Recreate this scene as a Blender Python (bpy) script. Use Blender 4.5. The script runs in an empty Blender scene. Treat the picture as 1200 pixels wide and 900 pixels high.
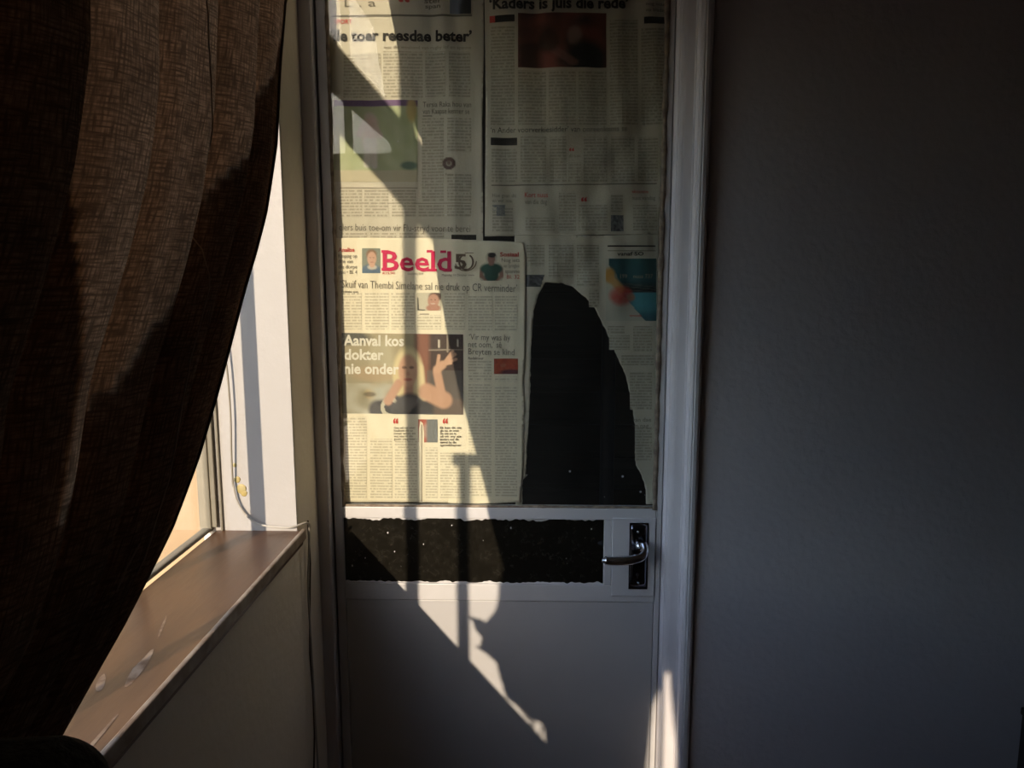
import bpy, bmesh, math, random
from mathutils import Vector, Matrix, noise
from mathutils.geometry import delaunay_2d_cdt
random.seed(5)
S = bpy.context.scene
C = S.collection

# ---------------------------------------------------------------- camera
PITCH, YAW, ROLL = math.radians(8.4), math.radians(1.8), math.radians(-0.1)
CAM = Vector((0, -1.9, 1.6))
FW = Vector((-math.sin(YAW) * math.cos(PITCH), math.cos(YAW) * math.cos(PITCH), -math.sin(PITCH)))
_r = Vector((math.cos(YAW), math.sin(YAW), 0))
_u = _r.cross(FW)
RT = _r * math.cos(ROLL) + _u * math.sin(ROLL)
UP = -_r * math.sin(ROLL) + _u * math.cos(ROLL)
cd = bpy.data.cameras.new('camera')
cam = bpy.data.objects.new('camera', cd)
C.objects.link(cam)
cd.sensor_width = 36.0
cd.lens = 36.0 * 900 / 1200
cd.clip_start = 0.02
m = Matrix((RT, UP, -FW)).transposed().to_4x4()
m.translation = CAM
cam.matrix_world = m
S.camera = cam

# ---------------------------------------------------------------- world, sun, exposure
K, MS = 0.34, 1.149                       # sun travels (K, 1, -K*MS)
SUN = Vector((K, 1.0, -K * MS)).normalized()
w = bpy.data.worlds.new('sky'); S.world = w
w.use_nodes = True
nt = w.node_tree
sky = nt.nodes.new('ShaderNodeTexSky')
sky.sky_type = 'NISHITA'
sky.sun_disc = False
sky.dust_density = 0.7
sky.sun_elevation = math.radians(22)
sky.sun_rotation = math.radians(200)
nt.links.new(sky.outputs[0], nt.nodes['Background'].inputs[0])
nt.nodes['Background'].inputs[1].default_value = 0.68
sl = bpy.data.lights.new('sun', 'SUN')
sl.energy = 9.2
sl.angle = math.radians(0.5)
sl.color = (1.0, 0.83, 0.63)
sun = bpy.data.objects.new('sun', sl)
C.objects.link(sun)
sun.location = (-3, -6, 5)
sun.rotation_euler = SUN.to_track_quat('-Z', 'Y').to_euler()
S.view_settings.view_transform = 'Standard'
S.view_settings.look = 'None'
S.view_settings.exposure = -0.22
S.view_settings.gamma = 1
S.view_settings.use_curve_mapping = False

# ---------------------------------------------------------------- helpers
def bp(px, py, axis=1, val=0.0):
    d = FW * 900 + RT * (px - 600) - UP * (py - 450)
    return CAM + d * ((val - CAM[axis]) / d[axis])

def material(name, col, rough=0.6, metal=0.0, var=0.0, vscale=8.0, bump=0.0, bscale=40.0, col2=None, spec=0.5, stretch=None):
    mt = bpy.data.materials.new(name); mt.use_nodes = True
    t = mt.node_tree; b = t.nodes['Principled BSDF']
    b.inputs['Base Color'].default_value = (*col, 1)
    b.inputs['Roughness'].default_value = rough
    b.inputs['Metallic'].default_value = metal
    b.inputs['Specular IOR Level'].default_value = spec
    tc = t.nodes.new('ShaderNodeTexCoord')
    src = tc.outputs['Object']
    if stretch:
        mp = t.nodes.new('ShaderNodeMapping'); mp.inputs['Scale'].default_value = stretch
        t.links.new(src, mp.inputs[0]); src = mp.outputs[0]
    if var or col2:
        n = t.nodes.new('ShaderNodeTexNoise'); n.inputs['Scale'].default_value = vscale; n.inputs['Detail'].default_value = 6
        t.links.new(src, n.inputs['Vector'])
        r = t.nodes.new('ShaderNodeValToRGB')
        r.color_ramp.elements[0].position = 0.35; r.color_ramp.elements[1].position = 0.65
        c2 = col2 or tuple(c * (1 - var) for c in col)
        r.color_ramp.elements[0].color = (*c2, 1); r.color_ramp.elements[1].color = (*col, 1)
        t.links.new(n.outputs['Fac'], r.inputs[0]); t.links.new(r.outputs[0], b.inputs['Base Color'])
    if bump:
        n = t.nodes.new('ShaderNodeTexNoise'); n.inputs['Scale'].default_value = bscale; n.inputs['Detail'].default_value = 5
        t.links.new(src, n.inputs['Vector'])
        bu = t.nodes.new('ShaderNodeBump'); bu.inputs['Strength'].default_value = bump; bu.inputs['Distance'].default_value = 0.004
        t.links.new(n.outputs['Fac'], bu.inputs['Height']); t.links.new(bu.outputs[0], b.inputs['Normal'])
    return mt

def glass_material(name, tint=(1, 1, 1), dirt=0.03, boost=1.0):
    mt = bpy.data.materials.new(name); mt.use_nodes = True
    t = mt.node_tree; t.nodes.clear()
    o = t.nodes.new('ShaderNodeOutputMaterial')
    tr = t.nodes.new('ShaderNodeBsdfTransparent'); tr.inputs[0].default_value = (*tint, 1)
    gl = t.nodes.new('ShaderNodeBsdfGlossy'); gl.inputs['Roughness'].default_value = 0.0
    fr = t.nodes.new('ShaderNodeFresnel'); fr.inputs[0].default_value = 1.5
    ge = t.nodes.new('ShaderNodeNewGeometry'); io = t.nodes.new('ShaderNodeMapRange')      # same IOR seen from either side of the thin pane
    io.inputs['To Min'].default_value = 1.5; io.inputs['To Max'].default_value = 1 / 1.5
    t.links.new(ge.outputs['Backfacing'], io.inputs['Value']); t.links.new(io.outputs[0], fr.inputs[0])
    mu = t.nodes.new('ShaderNodeMath'); mu.operation = 'MULTIPLY'; mu.inputs[1].default_value = boost; mu.use_clamp = True
    mx = t.nodes.new('ShaderNodeMixShader')
    t.links.new(fr.outputs[0], mu.inputs[0]); t.links.new(mu.outputs[0], mx.inputs[0])
    t.links.new(tr.outputs[0], mx.inputs[1]); t.links.new(gl.outputs[0], mx.inputs[2])
    df = t.nodes.new('ShaderNodeBsdfDiffuse'); df.inputs[0].default_value = (.75, .72, .66, 1)
    n = t.nodes.new('ShaderNodeTexNoise'); n.inputs['Scale'].default_value = 7; n.inputs['Detail'].default_value = 8
    tc = t.nodes.new('ShaderNodeTexCoord'); t.links.new(tc.outputs['Object'], n.inputs['Vector'])
    m2 = t.nodes.new('ShaderNodeMath'); m2.operation = 'MULTIPLY'; m2.inputs[1].default_value = dirt * 2
    t.links.new(n.outputs['Fac'], m2.inputs[0])
    mx2 = t.nodes.new('ShaderNodeMixShader'); t.links.new(m2.outputs[0], mx2.inputs[0])
    t.links.new(mx.outputs[0], mx2.inputs[1]); t.links.new(df.outputs[0], mx2.inputs[2])
    t.links.new(mx2.outputs[0], o.inputs[0])
    return mt

def link(name, me, mt, parent=None, origin=None):
    """link a mesh built in world coordinates; the origin is moved to `origin` or the parent's"""
    o = bpy.data.objects.new(name, me); C.objects.link(o)
    if mt: me.materials.append(mt)
    if parent is not None:
        wp = parent['wp'] if 'wp' in parent else (0, 0, 0)
        off = Vector(wp)
        me.transform(Matrix.Translation(-off))
        o.parent = parent
        o['wp'] = tuple(off)
    else:
        if origin is not None:
            me.transform(Matrix.Translation(-Vector(origin))); o.location = origin
            o['wp'] = tuple(origin)
    return o

def empty(name, loc):
    o = bpy.data.objects.new(name, None); C.objects.link(o)
    o.location = loc; o['wp'] = tuple(loc); o.empty_display_size = 0.05
    return o

def tag(o, label=None, cat=None, group=None, kind=None):
    if label: o['label'] = label
    if cat: o['category'] = cat
    if group: o['group'] = group
    if kind: o['kind'] = kind
    return o

def bm_box(bm, x0, x1, y0, y1, z0, z1, bev=0.0, seg=2):
    r = bmesh.ops.create_cube(bm, size=1)
    v = r['verts']
    for q in v:
        q.co = Vector(((x0 + x1) / 2 + q.co.x * (x1 - x0), (y0 + y1) / 2 + q.co.y * (y1 - y0), (z0 + z1) / 2 + q.co.z * (z1 - z0)))
    if bev:
        es = list({e for q in v for e in q.link_edges})
        bmesh.ops.bevel(bm, geom=es, offset=bev, segments=seg, profile=0.5, affect='EDGES')

def fin(bm, name, smooth=False):
    bmesh.ops.recalc_face_normals(bm, faces=bm.faces[:])
    me = bpy.data.meshes.new(name); bm.to_mesh(me); bm.free()
    if smooth:
        for p in me.polygons: p.use_smooth = True
    return me

def box(name, x0, x1, y0, y1, z0, z1, mt, parent=None, bev=0.0, seg=2, origin=None, smooth=False):
    bm = bmesh.new(); bm_box(bm, x0, x1, y0, y1, z0, z1, bev, seg)
    return link(name, fin(bm, name, smooth), mt, parent, origin)

def boxes(name, L, mt, parent=None, bev=0.0, origin=None):
    bm = bmesh.new()
    for b in L: bm_box(bm, *b, bev)
    return link(name, fin(bm, name), mt, parent, origin)

def tube(name, pts, rad, mt, parent=None, n=10, origin=None, flat=1.0, smooth=True, caps=True):
    bm = bmesh.new(); rings = []
    P = [Vector(p) for p in pts]
    R = rad if isinstance(rad, (list, tuple)) else [rad] * len(P)
    prev = None
    for i, p in enumerate(P):
        t = (P[min(i + 1, len(P) - 1)] - P[max(i - 1, 0)]).normalized()
        if prev is None:
            a = Vector((0, 0, 1)) if abs(t.z) < .9 else Vector((1, 0, 0))
        else: a = prev
        u = (a - t * a.dot(t)).normalized(); v = t.cross(u); prev = u
        rings.append([bm.verts.new(p + (u * math.cos(2 * math.pi * k / n) + v * math.sin(2 * math.pi * k / n) * flat) * R[i]) for k in range(n)])
    for a, b in zip(rings, rings[1:]):
        for k in range(n): bm.faces.new((a[k], a[(k + 1) % n], b[(k + 1) % n], b[k]))
    if caps:
        bm.faces.new(rings[0][::-1]); bm.faces.new(rings[-1])
    return link(name, fin(bm, name, smooth), mt, parent, origin)

def smoothpts(pts, n=6):
    P = [Vector(p) for p in pts]; out = []
    for i in range(len(P) - 1):
        a = P[max(i - 1, 0)]; b = P[i]; c = P[i + 1]; d = P[min(i + 2, len(P) - 1)]
        for k in range(n):
            t = k / n
            out.append(0.5 * ((2 * b) + (c - a) * t + (2 * a - 5 * b + 4 * c - d) * t * t + (3 * b - a - 3 * c + d) * t ** 3))
    out.append(P[-1]); return out

# ---------------------------------------------------------------- materials
M = {}
M['wall'] = material('painted_plaster', (.54, .51, .525), .75, var=.05, vscale=3, bump=.5, bscale=55)
M['wall_left'] = material('cream_painted_plaster', (.80, .73, .62), .7, var=.06, vscale=4, bump=.35, bscale=50)
M['reveal'] = material('white_reveal_paint', (.44, .42, .40), .55, var=.04, vscale=6, bump=.2, bscale=60)
M['ceiling'] = material('ceiling_paint', (.72, .71, .69), .9, var=.03, bump=.1)
M['floor'] = material('brown_floor_boards', (.22, .13, .08), .5, col2=(.15, .085, .05), vscale=5, stretch=(1, 12, 1))
M['steel'] = material('white_gloss_enamel', (.60, .59, .59), .38, var=.05, vscale=9, bump=.12, bscale=30)
M['panel'] = material('darker_white_enamel', (.52, .51, .51), .42, var=.05, vscale=6, bump=.12, bscale=22)  # slightly darker enamel tone for the lower panel
M['frame'] = material('painted_steel_frame', (.74, .71, .73), .35, var=.08, vscale=10, bump=.15, bscale=24)
M['dark_gap'] = material('dark_gap', (.03, .022, .018), .8)
M['putty'] = material('old_window_putty', (.30, .24, .17), .8, col2=(.14, .10, .075), vscale=45, bump=.6, bscale=120)
M['winframe'] = material('window_frame_paint', (.24, .215, .16), .5, var=.15, vscale=20)
M['sill'] = material('brown_varnished_sill', (.125, .062, .032), .34, col2=(.08, .04, .022), vscale=3.5, bump=.08, bscale=20, stretch=(5, 1, 5))
M['sill_edge'] = material('worn_pale_sill_edge', (.38, .31, .24), .5, col2=(.19, .12, .08), vscale=22)
M['scuff'] = material('pale_scuff', (.34, .25, .18), .5, col2=(.13, .07, .04), vscale=38)
M['cable'] = material('white_cable_plastic', (.45, .42, .37), .45)
M['cord'] = material('grey_cord', (.28, .25, .2), .6)
M['stain'] = material('yellow_glue', (.42, .31, .09), .5, col2=(.45, .38, .18), vscale=50)
M['crack'] = material('crack_shadow_line', (.09, .065, .045), .9)
M['chrome'] = material('chrome', (.55, .56, .60), .12, metal=1, bump=.05, bscale=15)
M['chrome_plate'] = material('reflection_dark_chrome', (.16, .165, .20), .16, metal=1, bump=.25, bscale=22)  # base colour darkened for the dark room the plate reflects
M['black'] = material('black', (.01, .01, .012), .5)
M['chair'] = material('dark_knitted_fabric', (.045, .042, .038), .95, col2=(.022, .02, .018), vscale=90, bump=.8, bscale=180)
M['wood'] = material('dark_wood', (.03, .02, .014), .5, col2=(.018, .011, .008), vscale=8, stretch=(8, 8, 1))
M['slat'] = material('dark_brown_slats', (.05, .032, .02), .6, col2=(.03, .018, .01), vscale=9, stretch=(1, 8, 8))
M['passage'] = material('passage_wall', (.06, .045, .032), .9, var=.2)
M['navy'] = material('navy_paint', (.02, .025, .045), .6)
M['garden'] = material('ochre_boundary_plaster', (.40, .285, .165), .85, col2=(.35, .245, .14), vscale=2.2, bump=.5, bscale=30)
M['paving'] = material('brown_paving', (.30, .22, .15), .9, col2=(.22, .16, .11), vscale=4)
M['leaf'] = material('leaf_green', (.05, .09, .03), .6, col2=(.03, .06, .02), vscale=20)
M['pot'] = material('terracotta', (.3, .12, .06), .8, var=.2)
M['bark'] = material('bark', (.08, .055, .04), .9)
M['brass'] = material('rod_metal', (.12, .09, .06), .4, metal=.8)
M['tile'] = material('roof_tile', (.25, .12, .08), .8, var=.2)
M['housewall'] = material('pale_house_wall', (.5, .45, .38), .85, var=.1)
GL = glass_material('window_glass', dirt=.012)
GLD = glass_material('door_glass', tint=(.97, .98, .96), dirt=.012, boost=.6)

def mat_black_pane():
    mt = bpy.data.materials.new('smoky_pane'); mt.use_nodes = True
    t = mt.node_tree; b = t.nodes['Principled BSDF']
    b.inputs['Roughness'].default_value = .12
    tc = t.nodes.new('ShaderNodeTexCoord')
    n = t.nodes.new('ShaderNodeTexNoise'); n.inputs['Scale'].default_value = 55; n.inputs['Detail'].default_value = 9; n.inputs['Roughness'].default_value = .8
    t.links.new(tc.outputs['Object'], n.inputs['Vector'])
    r = t.nodes.new('ShaderNodeValToRGB')
    r.color_ramp.elements[0].position = .45; r.color_ramp.elements[0].color = (.009, .008, .006, 1)
    r.color_ramp.elements[1].position = .85; r.color_ramp.elements[1].color = (.03, .027, .021, 1)
    t.links.new(n.outputs['Fac'], r.inputs[0]); t.links.new(r.outputs[0], b.inputs['Base Color'])
    return mt
M['pane_black'] = mat_black_pane()

def mat_paper(name, c1, c2):
    mt = material(name, c1, .85, col2=c2, vscale=5, bump=.15, bscale=150, spec=.2)
    return mt
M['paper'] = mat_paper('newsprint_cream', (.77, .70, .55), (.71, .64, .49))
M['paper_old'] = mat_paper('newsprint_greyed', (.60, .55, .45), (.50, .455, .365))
M['ink'] = material('ink_black', (.035, .033, .03), .8, spec=.1)
M['ink_soft'] = material('ink_grey', (.17, .155, .125), .8, spec=.1)
M['ink_faint'] = material('ink_faint', (.27, .24, .19), .8, spec=.1)
M['ink_red'] = material('ink_red', (.50, .06, .05), .8, spec=.1)
M['ink_crimson'] = material('ink_crimson', (.52, .022, .085), .8, spec=.1)
M['ink_white'] = material('ink_reversed_out', (.68, .65, .57), .8, spec=.1)
M['ink_bronze'] = material('ink_bronze', (.17, .12, .085), .8, spec=.1)

def mat_text(name, base, dark, pitch=.0074, amt=.8):
    """columns of small print: UV is in metres"""
    mt = bpy.data.materials.new(name); mt.use_nodes = True
    t = mt.node_tree; b = t.nodes['Principled BSDF']; b.inputs['Roughness'].default_value = .85
    b.inputs['Specular IOR Level'].default_value = .15
    N = t.nodes.new; L = t.links.new
    uv = N('ShaderNodeUVMap'); sp = N('ShaderNodeSeparateXYZ'); L(uv.outputs[0], sp.inputs[0])
    dv = N('ShaderNodeMath'); dv.operation = 'DIVIDE'; dv.inputs[1].default_value = pitch; L(sp.outputs[1], dv.inputs[0])
    fr = N('ShaderNodeMath'); fr.operation = 'FRACT'; L(dv.outputs[0], fr.inputs[0])
    fl = N('ShaderNodeMath'); fl.operation = 'FLOOR'; L(dv.outputs[0], fl.inputs[0])
    pp = N('ShaderNodeMath'); pp.operation = 'PINGPONG'; pp.inputs[1].default_value = .5; L(dv.outputs[0], pp.inputs[0])
    ss = N('ShaderNodeMapRange'); ss.interpolation_type = 'SMOOTHSTEP'
    ss.inputs['From Min'].default_value = .12; ss.inputs['From Max'].default_value = .34; L(pp.outputs[0], ss.inputs['Value'])
    cb = N('ShaderNodeCombineXYZ')
    mu = N('ShaderNodeMath'); mu.operation = 'MULTIPLY'; mu.inputs[1].default_value = 170; L(sp.outputs[0], mu.inputs[0])
    m3 = N('ShaderNodeMath'); m3.operation = 'MULTIPLY'; m3.inputs[1].default_value = 3.7; L(fl.outputs[0], m3.inputs[0])
    L(mu.outputs[0], cb.inputs[0]); L(m3.outputs[0], cb.inputs[1])
    n = N('ShaderNodeTexNoise'); n.inputs['Scale'].default_value = 1.0; n.inputs['Detail'].default_value = 2; L(cb.outputs[0], n.inputs['Vector'])
    s2 = N('ShaderNodeMapRange'); s2.inputs['From Min'].default_value = .36; s2.inputs['From Max'].default_value = .5; L(n.outputs['Fac'], s2.inputs['Value'])
    ml = N('ShaderNodeMath'); ml.operation = 'MULTIPLY'; L(ss.outputs[0], ml.inputs[0]); L(s2.outputs[0], ml.inputs[1])
    m4 = N('ShaderNodeMath'); m4.operation = 'MULTIPLY'; m4.inputs[1].default_value = amt; L(ml.outputs[0], m4.inputs[0])
    mx = N('ShaderNodeMix'); mx.data_type = 'RGBA'
    mx.inputs['A'].default_value = (*base, 1); mx.inputs['B'].default_value = (*dark, 1)
    L(m4.outputs[0], mx.inputs['Factor']); L(mx.outputs['Result'], b.inputs['Base Color'])
    return mt
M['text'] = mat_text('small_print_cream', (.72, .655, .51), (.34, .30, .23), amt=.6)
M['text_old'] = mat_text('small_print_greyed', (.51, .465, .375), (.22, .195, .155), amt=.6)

def mat_attr():
    mt = bpy.data.materials.new('halftone_print'); mt.use_nodes = True
    t = mt.node_tree; b = t.nodes['Principled BSDF']; b.inputs['Roughness'].default_value = .8
    b.inputs['Specular IOR Level'].default_value = .15
    a = t.nodes.new('ShaderNodeVertexColor'); a.layer_name = 'print'
    t.links.new(a.outputs[0], b.inputs['Base Color'])
    return mt
M['halftone'] = mat_attr()

def mat_curtain(name, base, trans):
    mt = bpy.data.materials.new(name); mt.use_nodes = True
    t = mt.node_tree; t.nodes.clear(); N = t.nodes.new; L = t.links.new
    o = N('ShaderNodeOutputMaterial'); uv = N('ShaderNodeUVMap')
    def weave(sx, sy, lo, hi):
        mp = N('ShaderNodeMapping'); mp.inputs['Scale'].default_value = (sx, sy, 1); L(uv.outputs[0], mp.inputs[0])
        n = N('ShaderNodeTexNoise'); n.inputs['Scale'].default_value = 1; n.inputs['Detail'].default_value = 3
        L(mp.outputs[0], n.inputs['Vector'])
        r = N('ShaderNodeMapRange'); r.inputs['From Min'].default_value = lo; r.inputs['From Max'].default_value = hi
        L(n.outputs['Fac'], r.inputs['Value']); return r.outputs[0]
    a = weave(330, 34, .36, .62); b = weave(34, 330, .36, .62); c = weave(9, 9, .25, .75)
    ml = N('ShaderNodeMath'); ml.operation = 'MULTIPLY'; L(a, ml.inputs[0]); L(b, ml.inputs[1])
    ad = N('ShaderNodeMath'); ad.operation = 'MULTIPLY_ADD'; L(ml.outputs[0], ad.inputs[0]); ad.inputs[1].default_value = .8; ad.inputs[2].default_value = .2
    m5 = N('ShaderNodeMath'); m5.operation = 'MULTIPLY'; L(ad.outputs[0], m5.inputs[0])
    c1 = N('ShaderNodeMath'); c1.operation = 'MULTIPLY_ADD'; L(c, c1.inputs[0]); c1.inputs[1].default_value = .5; c1.inputs[2].default_value = .5
    L(c1.outputs[0], m5.inputs[1])
    def colr(cc):
        mx = N('ShaderNodeMix'); mx.data_type = 'RGBA'
        mx.inputs['A'].default_value = (*[q * .12 for q in cc], 1); mx.inputs['B'].default_value = (*cc, 1)
        L(m5.outputs[0], mx.inputs['Factor']); return mx.outputs['Result']
    d = N('ShaderNodeBsdfDiffuse'); L(colr(base), d.inputs[0])
    tl = N('ShaderNodeBsdfTranslucent'); L(colr(trans), tl.inputs[0])
    s = N('ShaderNodeAddShader'); L(d.outputs[0], s.inputs[0]); L(tl.outputs[0], s.inputs[1])
    L(s.outputs[0], o.inputs[0])
    return mt
M['seam'] = material('brown_seam_thread', (.30, .23, .18), .9)
M['shade_lining'] = mat_curtain('shade_lining_cloth', (.12, .09, .07), (.28, .19, .13))  # for the added layer that darkens parts of the curtain
M['curtain'] = mat_curtain('brown_woven_curtain', (.21, .165, .135), (.125, .072, .04))

# ---------------------------------------------------------------- room shell
XL, XW = -0.555, -0.76          # left wall face, window plane
ZS = 1.0                        # sill height
Y_R = -0.19                     # far reveal
YN, ZT = -3.5, 2.78             # near end and head of the window
ZC, XR, YB = 3.0, 2.6, -4.2
FX0, FX1, FZ = -0.55, 0.397, 2.62   # door opening in far wall (outer edge of steel frame)
YW = -0.05

tag(box('floor', XL - .3, XR, YB, .35, -.05, 0, M['floor']), kind='structure')
tag(box('ceiling', XL - .3, XR, YB, .35, ZC, ZC + .1, M['ceiling']), kind='structure')
tag(box('wall_back', XL - .3, XR + .1, YB - .1, YB, 0, ZC, M['wall']), kind='structure')
tag(box('wall_right', XR, XR + .1, YB, .1, 0, ZC, M['wall']), kind='structure')
# far wall with door opening
bm = bmesh.new()
bm_box(bm, FX1, XR, YW, .10, 0, ZC, .012, 4)
bm_box(bm, FX0 - .25, FX1 + .02, YW + .001, .10, FZ + .002, ZC)
tag(link('wall_far', fin(bm, 'wall_far'), M['wall']), kind='structure')
# left wall around window opening
bm = bmesh.new()
bm_box(bm, XL - .225, XL, Y_R, .12, 0, ZC, .006, 3)
bm_box(bm, XL - .225, XL - .0, YN, Y_R + .01, 0, ZS - .03)
bm_box(bm, XL - .225, XL - .0, YN, Y_R + .01, ZT, ZC)
bm_box(bm, XL - .225, XL - .0, YB, YN, 0, ZC)
wl = tag(link('wall_left', fin(bm, 'wall_left'), M['wall_left']), kind='structure')
# white painted reveal lining (thin render coat on the far end of the opening)
box('reveal', XL - .224, XL - .001, Y_R - .003, Y_R + .004, ZS - .004, ZT, M['reveal'], wl, .001)
tube('crack', [(XL + .0005, -.118 + .012 * math.sin(i * 1.7) - .05 * (i / 9.), 1.0 - i * .11) for i in range(10)],
     .0035, M['crack'], wl, 5, flat=.3)

# ---------------------------------------------------------------- window
win = tag(empty('window_1', (XW, (Y_R + YN) / 2, ZS)), kind='structure')
box('window_frame', XW - .02, XW + .008, Y_R - .018, Y_R - .003, ZS, ZT, M['winframe'], win, .003)
box('window_frame', XW - .02, XW + .02, YN, YN + .03, ZS, ZT, M['winframe'], win, .003)
box('window_frame', XW - .014, XW + .006, YN, Y_R, ZS, ZS + .010, M['winframe'], win, .003)
box('window_frame', XW - .02, XW + .02, YN, Y_R, ZT - .03, ZT, M['winframe'], win, .003)
for y, wd in ((-.53, .022), (-1.29, .022), (-2.6, .024)):
    box('mullion', XW - .016, XW + .014, y - wd / 2, y + wd / 2, ZS + .02, ZT - .03, M['winframe'], win, .003)
box('transom', XW - .02, XW + .02, YN, Y_R - .02, 2.27, 2.44, M['winframe'], win, .004)
box('stay_post', XW + .008, XW + .034, -1.628, -1.602, ZS + .01, 1.77, M['winframe'], win, .003)
box('stay_arm', XW - .01, XW + .17, -1.632, -1.606, 1.745, 1.772, M['winframe'], win, .003)
# a handle and stay on the far casement edge
box('frame_bead', XW + .008, XW + .020, Y_R - .014, Y_R - .006, ZS + .01, ZT - .03, M['winframe'], win, .002)
box('frame_bead', XW + .026, XW + .032, Y_R - .010, Y_R - .003, ZS + .0, ZT - .03, M['winframe'], win, .002)
ys = [Y_R - .015, -.53, -1.29, -2.6, YN + .03]
for a, b in zip(ys, ys[1:]):
    for z0, z1 in ((ZS + .008, 2.27), (2.44, ZT - .03)):
        box('pane', XW - .004, XW - .001, b, a, z0, z1, GL, win)
# the sill board
sb = box('window_sill', XW + .012, XL + .012, YN, Y_R + .0, ZS - .035, ZS, M['sill'], win, .004)
box('sill_nosing', XL + .006, XL + .016, YN, Y_R + .012, ZS - .024, ZS + .001, M['sill_edge'], sb, .003)
for (px, py, l, wd, a) in ((163, 783, .11, .016, .15), (118, 800, .05, .012, .4), (110, 870, .12, .006, .05), (190, 735, .09, .004, .3)):
    c = bp(px, py, 2, ZS + .0006)
    pts = []
    for i in range(14):
        t = 2 * math.pi * i / 14; r = 1 + .3 * noise.noise((i * 2.1, px, 0))
        pts.append((math.cos(t) * wd * r * .5, math.sin(t) * l * r * .5))
    ca, sa = math.cos(a), math.sin(a)
    bm = bmesh.new(); bm.faces.new([bm.verts.new((c.x + x * ca - y * sa, c.y + x * sa + y * ca, ZS + .0006)) for x, y in pts])
    link('scuff', fin(bm, 'scuff'), M['scuff'], sb)

# cords and cable
def px_on(px, py, axis, val, d=0): return bp(px, py, axis, val)
cpts = [bp(272, 560, 1, Y_R - .012), bp(277, 585, 1, Y_R - .012), bp(288, 603, 1, Y_R - .012), bp(303, 614, 1, Y_R - .014), bp(320, 617, 1, Y_R - .014), bp(341, 618, 1, Y_R - .014)]
cpts += [Vector((XL + .016, Y_R + .02, ZS + .012)), Vector((XL + .012, Y_R + .045, ZS - .02)), Vector((XL + .007, Y_R + .05, ZS - .09)), Vector((XL + .007, Y_R + .035, ZS - .16)), Vector((XL + .007, Y_R + .04, ZS - .3)), Vector((XL + .007, Y_R + .05, .45)), Vector((XL + .007, Y_R + .06, .05))]
co = tube('cable', smoothpts(cpts), .0026, M['cable'], None, 8, origin=tuple(cpts[5]))
tag(co, 'thin white cable looping along the window reveal and down behind the sill corner', 'cable')
cp2 = [(XW + .03, Y_R - .020, 2.2), (XW + .036, Y_R - .022, 1.7), (XW + .062, Y_R - .02, 1.45), (XW + .068, Y_R - .018, 1.3), (XW + .064, Y_R - .016, 1.18), tuple(bp(273, 570, 1, Y_R - .012))]
co = tube('blind_cord', smoothpts(cp2), .0024, M['cord'], None, 8, origin=cp2[-1])
tag(co, 'slim grey cord hanging in the window corner beside the steel frame', 'cord')
# yellowed glue blob on reveal
bm = bmesh.new()
for (px, py, r) in ((283, 573, .012), (278, 562, .008), (286, 578, .008), (275, 545, .005)):
    c = bp(px, py, 1, Y_R - .003)
    q = bmesh.ops.create_uvsphere(bm, u_segments=12, v_segments=8, radius=1)
    for v in q['verts']: v.co = Vector((c.x + v.co.x * r * (1 + .25 * noise.noise(v.co * 2)), c.y + v.co.y * .0015, c.z + v.co.z * r))
tag(link('glue_blob', fin(bm, 'glue_blob', True), M['stain'], wl), 'yellow glue blob')

# ---------------------------------------------------------------- door frame and door
tf = tag(empty('trim_1', ((FX0 + FX1) / 2, 0, 0)), kind='structure')
DX0, DX1, DZ = -0.521, 0.322, 2.56      # door leaf
def jamb(x0, x1, side):
    """rolled steel jamb: stepped profile extruded in z; side=+1 right, -1 left"""
    pr = [(x1, YW - .004), (x1 - .006, YW - .016), (x1 - .020, YW - .018), (x1 - .030, YW - .012), (x1 - .034, YW + .012), (x0 + .018, YW + .018), (x0 + .006, YW + .024), (x0, YW + .04), (x0, .07), (x1, .07)]
    if side < 0: pr = [(x0 + x1 - a, b) for a, b in pr]
    bm = bmesh.new()
    lo = [bm.verts.new((a, b, 0)) for a, b in pr]; hi = [bm.verts.new((a, b, FZ)) for a, b in pr]
    n = len(pr)
    for i in range(n): bm.faces.new((lo[i], lo[(i + 1) % n], hi[(i + 1) % n], hi[i]))
    bm.faces.new(lo); bm.faces.new(hi)
    es = [e for e in bm.edges if abs(e.verts[0].co.z - e.verts[1].co.z) > 1]
    bmesh.ops.bevel(bm, geom=es, offset=.003, segments=2, affect='EDGES')
    return link('door_jamb', fin(bm, 'door_jamb'), M['frame'], tf)
jamb(DX1 + .002, FX1 + .003, 1)
box('door_jamb', FX0 - .02, DX0 - .004, -.028, .07, 0, FZ, M['frame'], tf, .005, 3)
box('door_head', FX0, FX1, YW - .01, .07, DZ + .003, FZ + .003, M['frame'], tf, .004)

door = tag(empty('door_1', (DX0, 0, 0)), kind='structure')
GX0, GX1 = -.498, .308
ZG0, ZP1, ZP0 = .996, .968, .792          # glass bottom, small pane top / bottom
PXR = .176                                # small pane right edge
box('stile', DX0, GX0, 0, .036, .012, DZ, M['steel'], door, .0025)
box('stile', GX1, DX1, 0, .036, .012, DZ, M['steel'], door, .0025)
box('rail', GX0, GX1, 0, .034, ZP1, ZG0 + .002, M['steel'], door, .002)
box('rail', GX0, GX1, .0, .034, DZ - .03, DZ, M['steel'], door, .002)
box('rail', GX0, GX1, .0, .034, ZP0 - .045, ZP0, M['steel'], door, .002)
box('lower_panel', GX0 + .001, GX1 - .001, .003, .030, .10, ZP0 - .0465, M['panel'], door, .002)
box('rail', GX0, GX1, 0, .034, .012, .099, M['steel'], door, .002)
box('muntin', PXR, PXR + .020, 0, .034, ZP0, ZP1, M['steel'], door, .002)
lockp = box('lock_panel', PXR + .0205, GX1 - .001, -.004, .03, ZP0 - .028, ZP1 + .006, M['steel'], door, .002)
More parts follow.
